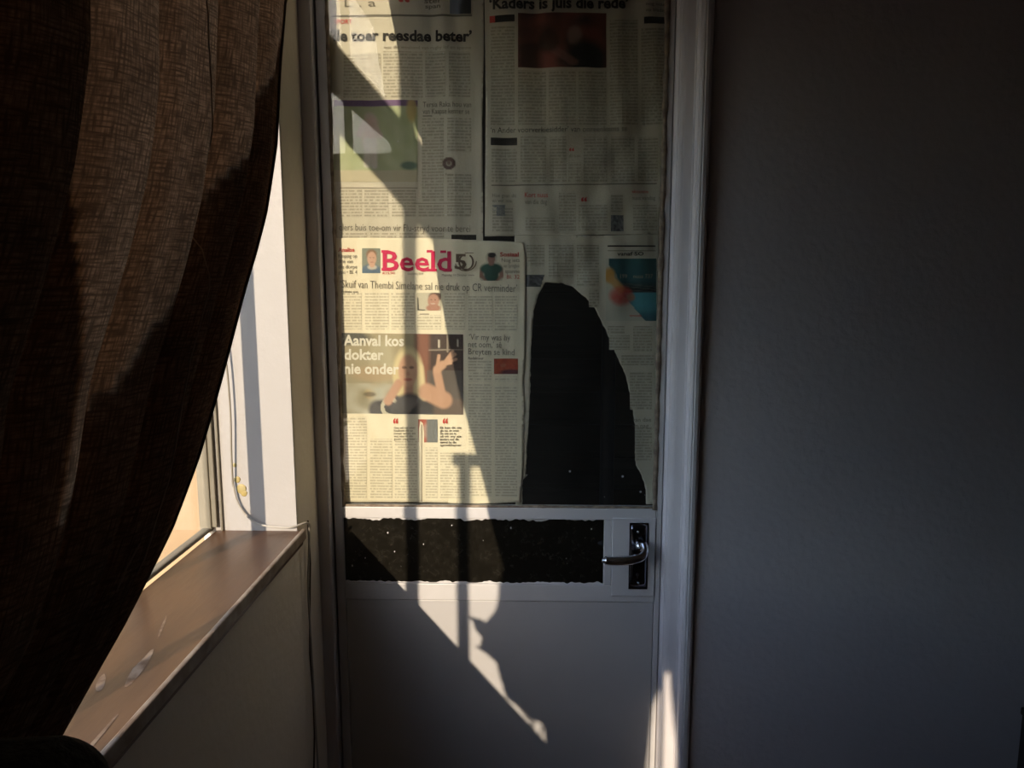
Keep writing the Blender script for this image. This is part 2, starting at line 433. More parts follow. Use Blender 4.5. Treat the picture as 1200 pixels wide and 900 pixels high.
# glass and small pane
def cover(n, *a): return box(n, *a)
box('glass_pane', GX0, GX1, .006, .009, ZG0, DZ - .03, GLD, door)
box('small_pane', GX0, PXR, .008, .012, ZP0, ZP1, M['pane_black'], door)
# putty beads, irregular
def bead(p0, p1, r, n=40, name='putty_bead'):
    pts = []; rr = []
    p0 = Vector(p0); p1 = Vector(p1)
    for i in range(n + 1):
        p = p0.lerp(p1, i / n)
        pts.append(p + Vector((noise.noise(p * 14) * .0015, 0, noise.noise(p * 17 + Vector((3, 0, 0))) * .0015)))
        rr.append(r * (1 + .7 * noise.noise(p * 30)))
    return tube(name, pts, rr, M['putty'], door, 7)
bead((GX0 + .002, .004, ZG0), (GX0 + .002, .004, DZ - .03), .0045, 90)
bead((GX1 - .004, .003, ZG0), (GX1 - .004, .003, DZ - .03), .0065, 90)
bead((GX0, .005, ZG0 + .004), (GX1, .005, ZG0 + .004), .0035, 50)
# ragged enamel overlap round the small pane
def ragged(name, x0, x1, z, amp, up, seed):
    n = int((x1 - x0) / .004)
    bm = bmesh.new(); a = []; b = []
    for i in range(n + 1):
        x = x0 + (x1 - x0) * i / n
        h = amp * max(0, .35 + noise.noise((x * 28, seed, 0)) + .6 * noise.noise((x * 90, seed, 3)))
        a.append(bm.verts.new((x, .0072, z))); b.append(bm.verts.new((x, .0072, z - up * h - up * .0006)))
    for i in range(n): bm.faces.new((a[i], a[i + 1], b[i + 1], b[i]))
    return link(name, fin(bm, name), M['steel'], door)
ragged('paint_overlap', GX0, PXR, ZP1, .008, 1, 1.3)
ragged('paint_overlap', GX0, PXR, ZP0, .007, -1, 7.1)
# paint flecks on small pane
bm = bmesh.new()
for i in range(16):
    x = random.uniform(GX0 + .01, PXR - .01); z = random.uniform(ZP0 + .01, ZP1 - .01); r = random.choice((.0006, .0008, .0014, .002)) if random.random() < .4 else .0005
    bm.faces.new([bm.verts.new((x + r * math.cos(k * 1.05 + i), .0074, z + r * 1.5 * math.sin(k * 1.05 + i))) for k in range(6)])
tag(link('paint_flecks', fin(bm, 'paint_flecks'), M['steel'], door), kind='stuff')
# flecks on the main glass
bm = bmesh.new()
for i in range(14):
    x = random.uniform(GX0 + .01, GX1 - .01); z = random.uniform(ZG0 + .01, 2.2); r = random.uniform(.0005, .0014)
    bm.faces.new([bm.verts.new((x + r * math.cos(k * 1.05 + i), .0056, z + r * math.sin(k * 1.05 + i))) for k in range(6)])
for px, py in ((730, 559), (751, 577), (668, 553)):
    p = bp(px, py); bm.faces.new([bm.verts.new((p.x + .003 * math.cos(k * .8), .0056, p.z + .003 * math.sin(k * .8))) for k in range(8)])
tag(link('paint_flecks', fin(bm, 'paint_flecks'), M['steel'], door), kind='stuff')
# lock plate, lever, keyhole
a = bp(739, 616, 1, -.01); b = bp(757.5, 688, 1, -.01)
lp = empty('handle', (.27, -.01, .87)); lp.parent = door; lp.location = Vector((.27, -.01, .87)) - Vector(door['wp'])
bm = bmesh.new()
n = 14; rows = []
for i in range(n + 1):                       # crowned plate with scooped ends
    z = b.z + (a.z - b.z) * i / n; e = min(i, n - i) / n
    row = []
    for k in range(9):
        t = k / 8; x = a.x + (b.x - a.x) * t
        y = -.006 - .006 * math.sin(math.pi * t) ** .5 * min(1, e * 8 + .15)
        row.append(bm.verts.new((x, y, z + .003 * math.cos(math.pi * (t - .5)) * (1 if i == n else -1 if i == 0 else 0))))
    rows.append(row)
for r0, r1 in zip(rows, rows[1:]):
    for k in range(8): bm.faces.new((r0[k], r0[k + 1], r1[k + 1], r1[k]))
ret = bmesh.ops.extrude_face_region(bm, geom=bm.faces[:])
for v in ret['geom']:
    if isinstance(v, bmesh.types.BMVert): v.co.y = -.0038
link('lock_plate', fin(bm, 'lock_plate', True), M['chrome_plate'], lp)
box('plate_rim', a.x - .002, b.x + .003, -.0062, -.0040, b.z - .008, a.z + .006, M['chrome_plate'], lp, .001)
hub = bp(750, 641, 1, -.03)
tube('spindle', [(hub.x, -.008, hub.z), (hub.x, -.022, hub.z), (hub.x, -.034, hub.z)], [.014, .011, .0095], M['chrome'], lp, 18)
lv = [(754, 637, -.028), (756, 645, -.040), (753, 652, -.052), (744, 655.5, -.056), (732, 657, -.056), (720, 657.5, -.054), (711, 657, -.052), (705, 656.5, -.050)]
tube('lever', smoothpts([bp(x, y, 1, d) for x, y, d in lv], 5), [.0095] * 8 + [.0095 + .0025 * math.sin(i / 27 * math.pi) for i in range(24)] + [.0075, .0065, .0055, .003], M['chrome'], lp, 14)
kh = bp(747, 672, 1, -.0135)
tube('keyhole', [(kh.x, -.0125, kh.z - .003), (kh.x, -.0133, kh.z - .003)], .0045, M['black'], lp, 12)
box('keyhole', kh.x - .0015, kh.x + .0015, -.0133, -.0122, kh.z - .014, kh.z - .002, M['black'], lp)
for px, py in ((747.5, 623), (748, 683)):
    p = bp(px, py, 1, -.012)
    tube('screw', [(p.x, -.0115, p.z), (p.x, -.0145, p.z)], .003, M['chrome'], lp, 10)

# ---------------------------------------------------------------- newspapers behind the glass
def wrinkle(x, z):
    top = min(1, max(0, (z - 1.30) / .35)) * .8 + .2
    right = min(1, max(0, (x + .15) / .2))
    a = noise.noise((x * 26 + z * 2, z * 2.0, 1.7)) * .0070 * top
    a += noise.noise((x * 38, z * 5, 4.2)) * .0012
    a += noise.noise((x * 15 - z * 12, z * 4, 9)) * .0055 * right * top
    return a
def F(px, py, off):
    p = bp(px, py, 1, .026)
    return Vector((p.x, .026 + off + wrinkle(p.x, p.z), p.z))

def sheet(name, outline, off, mt, step=4.0, jag=0.0, curl=None):
    pts = []
    n = len(outline)
    for i in range(n):                                   # densify and roughen the edge
        a = Vector(outline[i][:2]); b = Vector(outline[(i + 1) % n][:2])
        torn = len(outline[i]) > 2
        k = max(1, int((b - a).length / (2.5 if torn else 6)))
        nr = Vector((-(b - a).y, (b - a).x)).normalized()
        for j in range(k):
            p = a.lerp(b, j / k)
            am = (1.3 if torn else .35)
            p += nr * am * noise.noise((p.x * .25, p.y * .25, 2)) * (0 if j == 0 else 1)
            pts.append(Vector((p.x, p.y)))
    ne = len(pts)
    x0 = min(p.x for p in pts); x1 = max(p.x for p in pts); y0 = min(p.y for p in pts); y1 = max(p.y for p in pts)
    x = x0 + step / 2
    extra = []
    while x < x1:
        y = y0 + step / 2
        while y < y1: extra.append(Vector((x + .01 * (y % 3), y))); y += step
        x += step * .7
    vs, es, fs, _, _, _ = delaunay_2d_cdt(pts + extra, [], [list(range(ne))], 1, .01)
    me = bpy.data.meshes.new(name)
    co = []
    for v in vs:
        p = F(v.x, v.y, off)
        if curl: p.y += curl(v.x, v.y)
        co.append(p)
    me.from_pydata(co, [], fs); me.update()
    bm = bmesh.new(); bm.from_mesh(me)
    loose = [v for v in bm.verts if not v.link_faces]
    bmesh.ops.delete(bm, geom=loose, context='VERTS')
    for f in bm.faces:
        if f.normal.y > 0: f.normal_flip()
    # real thickness
    ret = bmesh.ops.extrude_face_region(bm, geom=bm.faces[:])
    for g in ret['geom']:
        if isinstance(g, bmesh.types.BMVert): g.co.y += .0003
    bm.to_mesh(me); bm.free()
    for p in me.polygons: p.use_smooth = True
    base = F((x0 + x1) / 2, y1, off)
    return link(name, me, mt, None, origin=tuple(base))

PR = .0013
def rect(name, x0, y0, x1, y1, parent, mt, off, step=4.5, slope=0.0, pr=PR):
    nx = max(1, round((x1 - x0) / step)); ny = max(1, round((y1 - y0) / step))
    co = []; uvs = []
    for j in range(ny + 1):
        for i in range(nx + 1):
            x = x0 + (x1 - x0) * i / nx; y = y0 + (y1 - y0) * j / ny + slope * (x1 - x0) * i / nx
            p = F(x, y, off - pr); co.append(p); uvs.append((p.x + y0 * .37, (p.z - co[0].z) if False else p.z))
    fs = [(j * (nx + 1) + i, j * (nx + 1) + i + 1, (j + 1) * (nx + 1) + i + 1, (j + 1) * (nx + 1) + i) for j in range(ny) for i in range(nx)]
    me = bpy.data.meshes.new(name); me.from_pydata(co, [], fs); me.update()
    ul = me.uv_layers.new(name='UVMap')
    for l in me.loops: ul.data[l.index].uv = uvs[l.vertex_index]
    me.flip_normals() if me.polygons[0].normal.y > 0 else None
    return link(name, me, mt, parent)

def photo(name, x0, y0, x1, y1, fn, parent, off, step=1.3, slope=0.0, label=None, mask=None):
    nx = max(2, round((x1 - x0) / step)); ny = max(2, round((y1 - y0) / step))
    co = []; cl = []
    for j in range(ny + 1):
        for i in range(nx + 1):
            u, v = i / nx, j / ny
            x = x0 + (x1 - x0) * u; y = y0 + (y1 - y0) * v + slope * (x1 - x0) * u
            co.append(F(x, y, off - PR)); cl.append(fn(u, v))
    fs = []
    for j in range(ny):
        for i in range(nx):
            if mask and not mask((i + .5) / nx, (j + .5) / ny): continue
            fs.append((j * (nx + 1) + i, (j + 1) * (nx + 1) + i, (j + 1) * (nx + 1) + i + 1, j * (nx + 1) + i + 1))
    me = bpy.data.meshes.new(name); me.from_pydata(co, [], fs); me.update()
    ca = me.color_attributes.new('print', 'FLOAT_COLOR', 'POINT')
    for k, c in enumerate(cl): ca.data[k].color = (*c, 1)
    o = link(name, me, M['halftone'], parent)
    if label: o['label'] = label
    return o

def words(s, x0, x1, yb, h, parent, mt, off, bold=0.0, slope=0.0, name='headline', pr=None, label=None):
    """lettering from x0 to x1 (photo pixels on the sheet), baseline yb at x0, x-height-ish cap height h"""
    cu = bpy.data.curves.new('t', 'FONT'); cu.body = s; cu.resolution_u = 2; cu.offset = bold
    to = bpy.data.objects.new('t', cu); C.objects.link(to)
    dg = bpy.context.evaluated_depsgraph_get()
    me = bpy.data.meshes.new_from_object(to.evaluated_get(dg))
    bpy.data.objects.remove(to); bpy.data.curves.remove(cu)
    xs = [v.co.x for v in me.vertices]; a, b = min(xs), max(xs)
    for v in me.vertices:
        t = (v.co.x - a) / (b - a)
        v.co = F(x0 + (x1 - x0) * t, yb + slope * (x1 - x0) * t - v.co.y * h / .72, off - (pr or PR * 1.5))
    me.name = name
    o = link(name, me, mt, parent)
    if label: o['label'] = label
    return o

def blob(u, v, cu, cv, ru, rv, s=.25):
    d = math.sqrt(((u - cu) / ru) ** 2 + ((v - cv) / rv) ** 2)
    return min(1, max(0, (1 + s - d) / (2 * s)))
def mix(a, b, t): return tuple(x + (y - x) * t for x, y in zip(a, b))
def seg(u, v, p, q, r, s=.35, ar=1.0):
    px, py = u * ar - p[0] * ar, v - p[1]; dx, dy = (q[0] - p[0]) * ar, q[1] - p[1]
    t = max(0, min(1, (px * dx + py * dy) / (dx * dx + dy * dy + 1e-9)))
    d = math.hypot(px - dx * t, py - dy * t) / r
    return min(1, max(0, (1 + s - d) / (2 * s)))
def ns(u, v, k, s=0): return noise.noise((u * k, v * k, s))

# ---- upper left page
OA = .004
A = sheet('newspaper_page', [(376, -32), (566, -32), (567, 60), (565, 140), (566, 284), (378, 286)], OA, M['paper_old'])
tag(A, 'creased newspaper page at the upper left of the glass, with a green sports photo', 'newspaper')
words('\u2018lle toer reesdae beter\u2019', 386, 553, 47, 13, A, M['ink'], OA, .034, .006, label='bold black headline')
words('oor die weekend van rugby lof en spanne', 450, 552, 57, 4, A, M['ink_faint'], OA, .0, 0, 'subheading')
rect('rule_line', 388, 16.5, 553, 19.0, A, M['ink_soft'], OA)
words('SPORT', 391, 412, 27, 5.5, A, M['ink_red'], OA, .01, 0, 'kicker', label='small red kicker')
words('. L . a', 391, 440, 7, 9, A, M['ink_soft'], OA, 0, 0, 'heading')
words('\u201c', 467, 480, 12, 16, A, M['ink_red'], OA, .02, 0, 'quote_mark', label='red quote mark')
words('ster', 497, 518, 3, 6, A, M['ink_soft'], OA, .02, 0, 'heading')
words('span', 498, 516, 9, 5, A, M['ink_soft'], OA, .02, 0, 'heading')
photo('printed_photo', 527, -30, 552, 16, lambda u, v: mix(mix((.12, .14, .20), (.22, .25, .33), v), (.03, .035, .04), blob(u, v, .8, .9, .35, .4)), A, OA, label='blue and black printed photo')
for x0, x1, y0, y1 in ((402, 446, 62, 114), (449, 495, 60, 114), (498, 522, 60, 113), (526, 551, 60, 113), (494, 520, 138, 236), (524, 552, 138, 178), (524, 552, 204, 236),
                       (398, 424, 222, 254), (427, 455, 222, 254), (459, 487, 222, 254), (490, 520, 240, 254), (524, 552, 240, 254), (400, 430, 273, 283), (434, 464, 273, 283), (468, 520, 273, 283)):
    rect('text_column', x0, y0, x1, y1, A, M['text_old'], OA)
words('Tersia Raka hou van', 495, 552, 125, 6.5, A, M['ink_soft'], OA, .005, 0)
words('van Kaapse kenner se', 495, 550, 133, 6.5, A, M['ink_soft'], OA, .005, 0)
rect('rule_line', 495, 134.8, 506, 136, A, M['ink_soft'], OA)
def sports(u, v):
    c = mix((.34, .38, .22), (.40, .42, .27), .5 + ns(u, v, 6))
    if v < .08: c = (.16, .10, .20)
    c = mix(c, (.45, .33, .12), blob(u, v, .93, .12, .06, .15) * .8)
    if v > .86: c = (.47, .42, .30)
    for a, b, r, col in (((.42, .20), (.44, .22), .055, (.5, .42, .36)), ((.44, .28), (.42, .50), .085, (.55, .40, .36)), ((.36, .28), (.30, .42), .035, (.50, .40, .36)),
                         ((.48, .30), (.56, .44), .03, (.5, .38, .34)), ((.40, .50), (.40, .78), .045, (.58, .54, .48)), ((.47, .50), (.48, .80), .04, (.55, .5, .45))):
        c = mix(c, col, seg(u, v, a, b, r, .4, 1.05))
    c = mix(c, (.05, .12, .11), blob(u, v, .90, .80, .1, .05) * .8)
    return c
photo('printed_photo', 391, 117, 489, 213, sports, A, OA, label='green printed photo of a player in pale kit')
rect('rule_line', 398, 219.5, 489, 220.7, A, M['ink_faint'], OA)
rect('rule_line', 398, 237.5, 552, 238.5, A, M['ink_faint'], OA)
def ring(u, v):
    d = math.hypot(u - .5, v - .5)
    c = (.12, .07, .06) if .22 < d < .48 else (.36, .33, .26)
    return mix(c, (.16, .10, .08), blob(u, v, .5, .45, .13, .16))
photo('emblem', 518, 184, 534, 199, ring, A, OA, mask=lambda u, v: math.hypot(u - .5, v - .5) < .52)
words('foto', 522, 531, 206, 3.5, A, M['ink_soft'], OA, 0, 0, 'caption')
words('elers buis toe-om vir Flu-stryd voor te berei', 397, 551, 270, 8.5, A, M['ink_soft'], OA, -.002, .012)
rect('black_strip', 529, 275, 558, 281, A, M['ink'], OA)
# ---- upper right page
OB = .0045
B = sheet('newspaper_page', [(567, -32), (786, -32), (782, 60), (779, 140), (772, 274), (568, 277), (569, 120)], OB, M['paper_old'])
tag(B, 'wrinkled greenish newspaper page on the upper right of the glass, with a dark red photo', 'newspaper')
words('\u2018Kaders is juis die rede\u2019', 573, 737, 10, 13, B, M['ink'], OB, .034, -.012, label='bold black headline')
rect('black_strip', 580, 18, 603, 26, B, M['ink'], OB, slope=-.05)
rect('red_strip', 573.5, 18, 580, 26, B, M['ink_red'], OB)
def redphoto(u, v):
    c = mix((.24, .07, .05), (.06, .025, .02), min(1, max(0, .5 + 1.2 * ns(u, v, 4, 5))))
    c = mix(c, (.28, .18, .14), blob(u, v, .64, .42, .08, .18) * .8)
    c = mix(c, (.015, .018, .018), blob(u, v, .78, .85, .22, .35))
    c = mix(c, (.26, .12, .09), seg(u, v, (.35, .6), (.62, .9), .06) * .7)
    c = mix(c, (.015, .02, .012), blob(u, v, .35, .5, .12, .2) * .7)
    return c
photo('printed_photo', 607, 15, 711, 79, redphoto, B, OB, slope=-.01, label='dark red printed photo of a person')
rect('black_strip', 755, 19, 783, 27, B, M['ink'], OB)
words('nog nuus', 757, 781, 6, 4, B, M['ink_soft'], OB, .01, 0)
words('op bladsy', 757, 781, 13, 4, B, M['ink_soft'], OB, .01, 0)
for x0, x1, y0, y1 in ((575, 603, 30, 146), (607, 640, 82, 146), (643, 675, 82, 146), (678, 711, 82, 146), (715, 748, 22, 146), (752, 778, 32, 146),
                       (576, 606, 174, 214), (610, 640, 160, 214), (644, 664, 160, 214), (684, 712, 160, 214), (716, 744, 160, 214), (748, 771, 160, 212), (666, 681, 190, 214),
                       (577, 601, 242, 272), (616, 650, 255, 270), (655, 675, 226, 270), (678, 712, 240, 270), (716, 730, 228, 248), (742, 770, 240, 270)):
    rect('text_column', x0, y0, x1, y1, B, M['text_old'], OB)
words('\u2018n Ander voorverkiesidder\u2019 van ooreenkoms se', 575, 735, 155.5, 7, B, M['ink'], OB, -.004, -.012)
rect('black_strip', 575, 161, 606, 170, B, M['ink'], OB)
rect('rule_line', 576, 216.5, 770, 217.8, B, M['ink_soft'], OB, slope=-.012)
words('Kort nuus', 615, 642, 231, 6, B, M['ink_red'], OB, .01, 0, label='small red heading')
words('van die dag', 615, 641, 239, 6, B, M['ink_soft'], OB, .0, 0)
words('Hoe gaan dit', 577, 605, 231, 4.5, B, M['ink_soft'], OB, .0, 0)
words('en wat nou', 577, 600, 237, 4.5, B, M['ink_soft'], OB, .0, 0)
words('ekonomie', 741, 760, 226, 4, B, M['ink_red'], OB, .01, 0, label='small red heading')
words('nuus vandag', 741, 768, 234, 5, B, M['ink_soft'], OB, .0, 0)
words('\u201c', 667, 673, 182, 9, B, M['ink_red'], OB, .03, 0, 'quote_mark')
words('\u201c', 681, 688, 243, 12, B, M['ink_red'], OB, .03, 0, 'quote_mark')
words('dit is so', 667, 680, 184, 4, B, M['ink_soft'], OB, .0, 0)
photo('printed_photo', 716, 252, 731, 271, lambda u, v: mix((.05, .05, .06), (.22, .22, .22), .5 + ns(u, v, 5)), B, OB, label='small grey printed photo')
photo('printed_photo', 577, 240, 592, 253, lambda u, v: mix((.16, .17, .18), (.28, .28, .26), .5 + ns(u, v, 5)), B, OB, label='small pale grey printed photo')
# ---- lower right page, torn
OD = .001
hole = [(757, 591), (757, 575, 1), (752, 557, 1), (745, 545, 1), (744, 528, 1), (745, 505, 1), (740, 470, 1), (733, 440, 1), (722, 415, 1), (712, 392, 1), (703, 373, 1), (695, 357, 1), (684, 347, 1), (671, 336, 1), (660, 332, 1), (639, 331, 1), (631, 345, 1), (626, 362, 1), (624, 385, 1), (622, 410, 1), (622, 430, 1), (621, 470, 1), (618, 520, 1), (616, 556, 1), (619, 556, 1), (613, 562, 1), (612, 592)]
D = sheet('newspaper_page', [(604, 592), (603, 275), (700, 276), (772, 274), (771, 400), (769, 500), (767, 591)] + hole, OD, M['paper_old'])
tag(D, 'torn lower right newspaper page with a big ragged hole and a teal advertisement', 'newspaper')
for x0, x1, y0, y1 in ((617, 638, 287, 312), (643, 672, 287, 326), (676, 702, 287, 336), (690, 702, 338, 360), (712, 732, 382, 392), (714, 738, 393, 410), (742, 764, 382, 412), (728, 766, 416, 428), (738, 764, 436, 480), (744, 764, 500, 540)):
    rect('text_column', x0, y0, x1, y1, D, M['text_old'], OD)
photo('printed_photo', 616, 322, 638, 336, lambda u, v: mix((.04, .04, .05), (.14, .14, .14), .5 + ns(u, v, 6)), D, OD, label='small dark printed photo', mask=lambda u, v: u * 22 + v * 4 < 22)
words('van dae', 741, 763, 494, 5, D, M['ink_soft'], OD, 0, 0)
words('en nag', 741, 760, 501, 5, D, M['ink_soft'], OD, 0, 0)
rect('rule_line', 712, 287.5, 768, 289.3, D, M['ink'], OD)
rect('rule_line', 712, 293.5, 768, 294.3, D, M['ink_soft'], OD)
def ad(u, v):
    c = (.025, .10, .11)
    if v > .33: c = mix(c, (.008, .008, .008), min(1, (v - .33) * 6))
    for k in (.44, .49, .40): c = mix(c, (.10, .11, .10), seg(u, v, (.3, k), (1, k + .06), .008) * .7)
    if v > .55: c = mix((.03, .15, .20), (.07, .26, .31), blob(u, v, .8, .68, .5, .2))
    c = mix(c, (.02, .06, .07), max(0, (v - .75) * 3) if v > .55 else 0)
    left = .05 + max(0, v - .08) * .55 + max(0, v - .55) * .5
    if u < left or v < 0: c = (.48, .46, .38)
    c = mix(c, (.5, .26, .06), blob(u, v, .07, .27, .11, .12))
    c = mix(c, (.5, .28, .09), seg(u, v, (.12, .33), (.3, .5), .07) * .9)
    c = mix(c, (.55, .06, .04), blob(u, v, .30, .60, .22, .15) * (.8 + .3 * ns(u, v, 9)))
    c = mix(c, (.36, .19, .12), blob(u, v, .5, .62, .08, .06))
    return c
photo('printed_advertisement', 710, 303, 769, 376, ad, D, OD, label='teal and red printed advertisement')
words('vanaf SO', 723, 754, 299.5, 4.5, D, M['ink'], OD, .02, 0)
words('R 199', 720, 735, 326, 5, D, M['ink_faint'], OD, .02, 0)
words('nuus 737', 742, 765, 326, 5, D, M['ink_faint'], OD, .01, 0)
words('smaak', 738, 752, 371, 3, D, M['ink_red'], OD, .01, 0)
# ---- front page, on top
OC = -.003
def ccurl(x, y):
    c = 0
    c -= .0035 * math.exp(-((x - 494) / 3.0) ** 2) * min(1, max(0, (y - 480) / 30))   # ridge of the vertical fold
    c += .0015 * math.exp(-((y - 451) / 2.0) ** 2)
    return c
Cc = sheet('newspaper_page', [(390, 279), (500, 279), (613, 284), (616, 300), (615, 420, 1), (613, 445, 1), (614, 470, 1), (613, 540), (609, 588), (560, 590), (494, 588), (404, 588), (400, 500), (396, 400)], OC, M['paper'], curl=ccurl)
tag(Cc, 'sunlit newspaper front page with a large crimson masthead, overlapping the pages around it', 'newspaper')
words('Beeld', 449, 529, 317, 24, Cc, M['ink_crimson'], OC, .018, .01, 'masthead', label='crimson masthead lettering')
for x0, x1, y0, y1 in ((447.5, 456, 293.2, 296.4), (447.5, 456, 314, 317.2), (500, 507, 293, 296), (500, 512, 315, 318), (516, 523, 293.5, 296.5), (523, 530, 315, 318)):
    rect('slab_serif', x0, y0, x1, y1, Cc, M['ink_crimson'], OC, 4)
words('5', 533, 547, 315, 18, Cc, M['ink_bronze'], OC, .015, 0, 'anniversary_number')
def arc(cx, cy, rx, ry, a0, a1, wd, mt, name):
    me = bpy.data.meshes.new(name); co = []; n = 26
    for i in range(n + 1):
        a = math.radians(a0 + (a1 - a0) * i / n)
        for r in (0, wd): co.append(F(cx + (rx - r) * math.cos(a), cy + (ry - r) * math.sin(a), OC - PR * 1.7))
    me.from_pydata(co, [], [(2 * i, 2 * i + 1, 2 * i + 3, 2 * i + 2) for i in range(n)])
    return link(name, me, mt, Cc)
arc(546.5, 307, 9, 10, -60, 235, 2.0, M['ink_bronze'], 'anniversary_number')
arc(546, 306, 13, 12, 0, 165, 1.2, M['ink_bronze'], 'anniversary_number')
rect('rule_line', 545, 296, 555, 296.8, Cc, M['ink_bronze'], OC, 4)
words('Analise', 397, 416, 295, 5, Cc, M['ink_red'], OC, .02, 0, 'kicker', label='small red kicker')
for i, s in enumerate(('Klopjag op', 'drie van', 'die dorpe', 'gou \u2022 Bl. 4')):
    words(s, 397, 419 - (i == 1) * 5, 302 + i * 6.3, 4.6, Cc, M['ink_soft'], OC, 0, 0, 'teaser_line')
words('R19,90', 449, 463, 321.5, 3, Cc, M['ink_red'], OC, 0, 0, 'price')
words('Donderdag 2024', 478, 496, 322, 2.6, Cc, M['ink_soft'], OC, 0, 0, 'date_line')
words('Maandag 14 Oktober www', 518, 556, 323.5, 2.8, Cc, M['ink_soft'], OC, 0, 0, 'date_line')
words('Sosiaal', 586, 608, 300.5, 5, Cc, M['ink_red'], OC, .03, 0, 'kicker', label='small red kicker')
for i, s in enumerate(('Nog iets', 'van Springbok', 'spanne', 'Bl. 32')):
    words(s, 588 + i * 2, 609, 307 + i * 6.5, 4.6, Cc, M['ink_soft'] if i < 3 else M['ink_red'], OC, 0, 0, 'teaser_line')
def man_blue(u, v):
    c = (.21, .23, .19)
    c = mix(c, (.10, .15, .22), blob(u, v, .5, 1.0, .62, .36, .12))
    c = mix(c, (.50, .47, .42), blob(u, v, .56, .76, .25, .10))
    c = mix(c, (.24, .14, .09), blob(u, v, .52, .25, .28, .2, .15))
    c = mix(c, (.56, .35, .26), blob(u, v, .54, .42, .24, .28, .12))
    c = mix(c, (.58, .36, .27), blob(u, v, .56, .66, .15, .12, .2))
    for eu in (.45, .64): c = mix(c, (.25, .13, .10), blob(u, v, eu, .38, .05, .025) * .8)
    c = mix(c, (.35, .15, .12), blob(u, v, .55, .56, .09, .025) * .8)
    return c
photo('printed_photo', 425, 291, 446, 320, man_blue, Cc, OC, .9, label='printed portrait of a person in a blue top')
def man_green(u, v):
    c = (.53, .48, .37)
    for s in (-1, 1):
        c = mix(c, (.30, .16, .12), seg(u, v, (.5 + s * .38, .6), (.5 + s * .44, .82), .07, .3, .8))
        c = mix(c, (.30, .16, .12), seg(u, v, (.5 + s * .44, .82), (.5 + s * .2, .98), .06, .3, .8))
    c = mix(c, (.03, .085, .065), blob(u, v, .5, .58, .46, .2, .12))
    c = mix(c, (.03, .085, .065), blob(u, v, .5, .78, .30, .26, .12))
    c = mix(c, (.25, .13, .10), blob(u, v, .5, .38, .12, .09, .2))
    c = mix(c, (.27, .14, .11), blob(u, v, .5, .22, .16, .18, .12))
    c = mix(c, (.035, .03, .03), blob(u, v, .52, .09, .17, .09, .15))
    return c
photo('printed_photo', 562, 296, 590, 329, man_green, Cc, OC, .9, label='printed figure in a green shirt', mask=lambda u, v: blob(u, v, .5, .72, .56, .42, .02) > .5 or blob(u, v, .5, .2, .24, .26, .02) > .5)
words('\u2018Skuif van Thembi Simelane sal nie druk op CR verminder\u2019', 399, 606, 337, 9.5, Cc, M['ink_soft'], OC, -.004, .026)
for x0, x1, y0, y1 in ((401, 424, 343, 386), (428, 456, 343, 386), (459, 486, 343, 386), (489, 517, 369, 386), (521, 545, 343, 386), (549, 577, 347, 388), (580, 606, 347, 388),
                       (549, 576, 422, 447), (549, 576, 450, 582), (580, 606, 452, 582), (580, 606, 441, 447), (405, 430, 488, 583), (434, 460, 514, 583), (463, 489, 514, 583), (499, 513, 524, 583), (516, 545, 530, 583)):
    rect('text_column', x0, y0, x1, y1, Cc, M['text'], OC)
words('Politieke span', 401, 420, 343, 2.6, Cc, M['ink_soft'], OC, .02, 0, 'byline')
words('Redakteur', 549, 567, 421, 3.2, Cc, M['ink_soft'], OC, .02, 0, 'byline')
def portrait(u, v):
    c = (.50, .46, .36)
    c = mix(c, (.10, .07, .06), blob(u, v, .76, .22, .28, .26, .15))
    c = mix(c, (.42, .24, .18), blob(u, v, .68, .45, .24, .38, .12))
    c = mix(c, (.38, .2, .15), blob(u, v, .68, .85, .3, .2, .15))
    c = mix(c, (.55, .42, .36), blob(u, v, .66, .62, .1, .03))
    for eu in (.6, .76): c = mix(c, (.12, .07, .05), blob(u, v, eu, .38, .035, .025) * .9)
    c = mix(c, (.07, .07, .06), seg(u, v, (.03, .3), (.05, .95), .04, .3, 1.3))
    c = mix(c, (.07, .07, .06), seg(u, v, (.05, .95), (.3, .97), .04, .3, 1.3))
    return c
photo('printed_photo', 489, 343, 517, 364, portrait, Cc, OC, .9, label='small printed portrait')
rect('rule_line', 492, 367.5, 503, 368.5, Cc, M['ink_soft'], OC, 4)
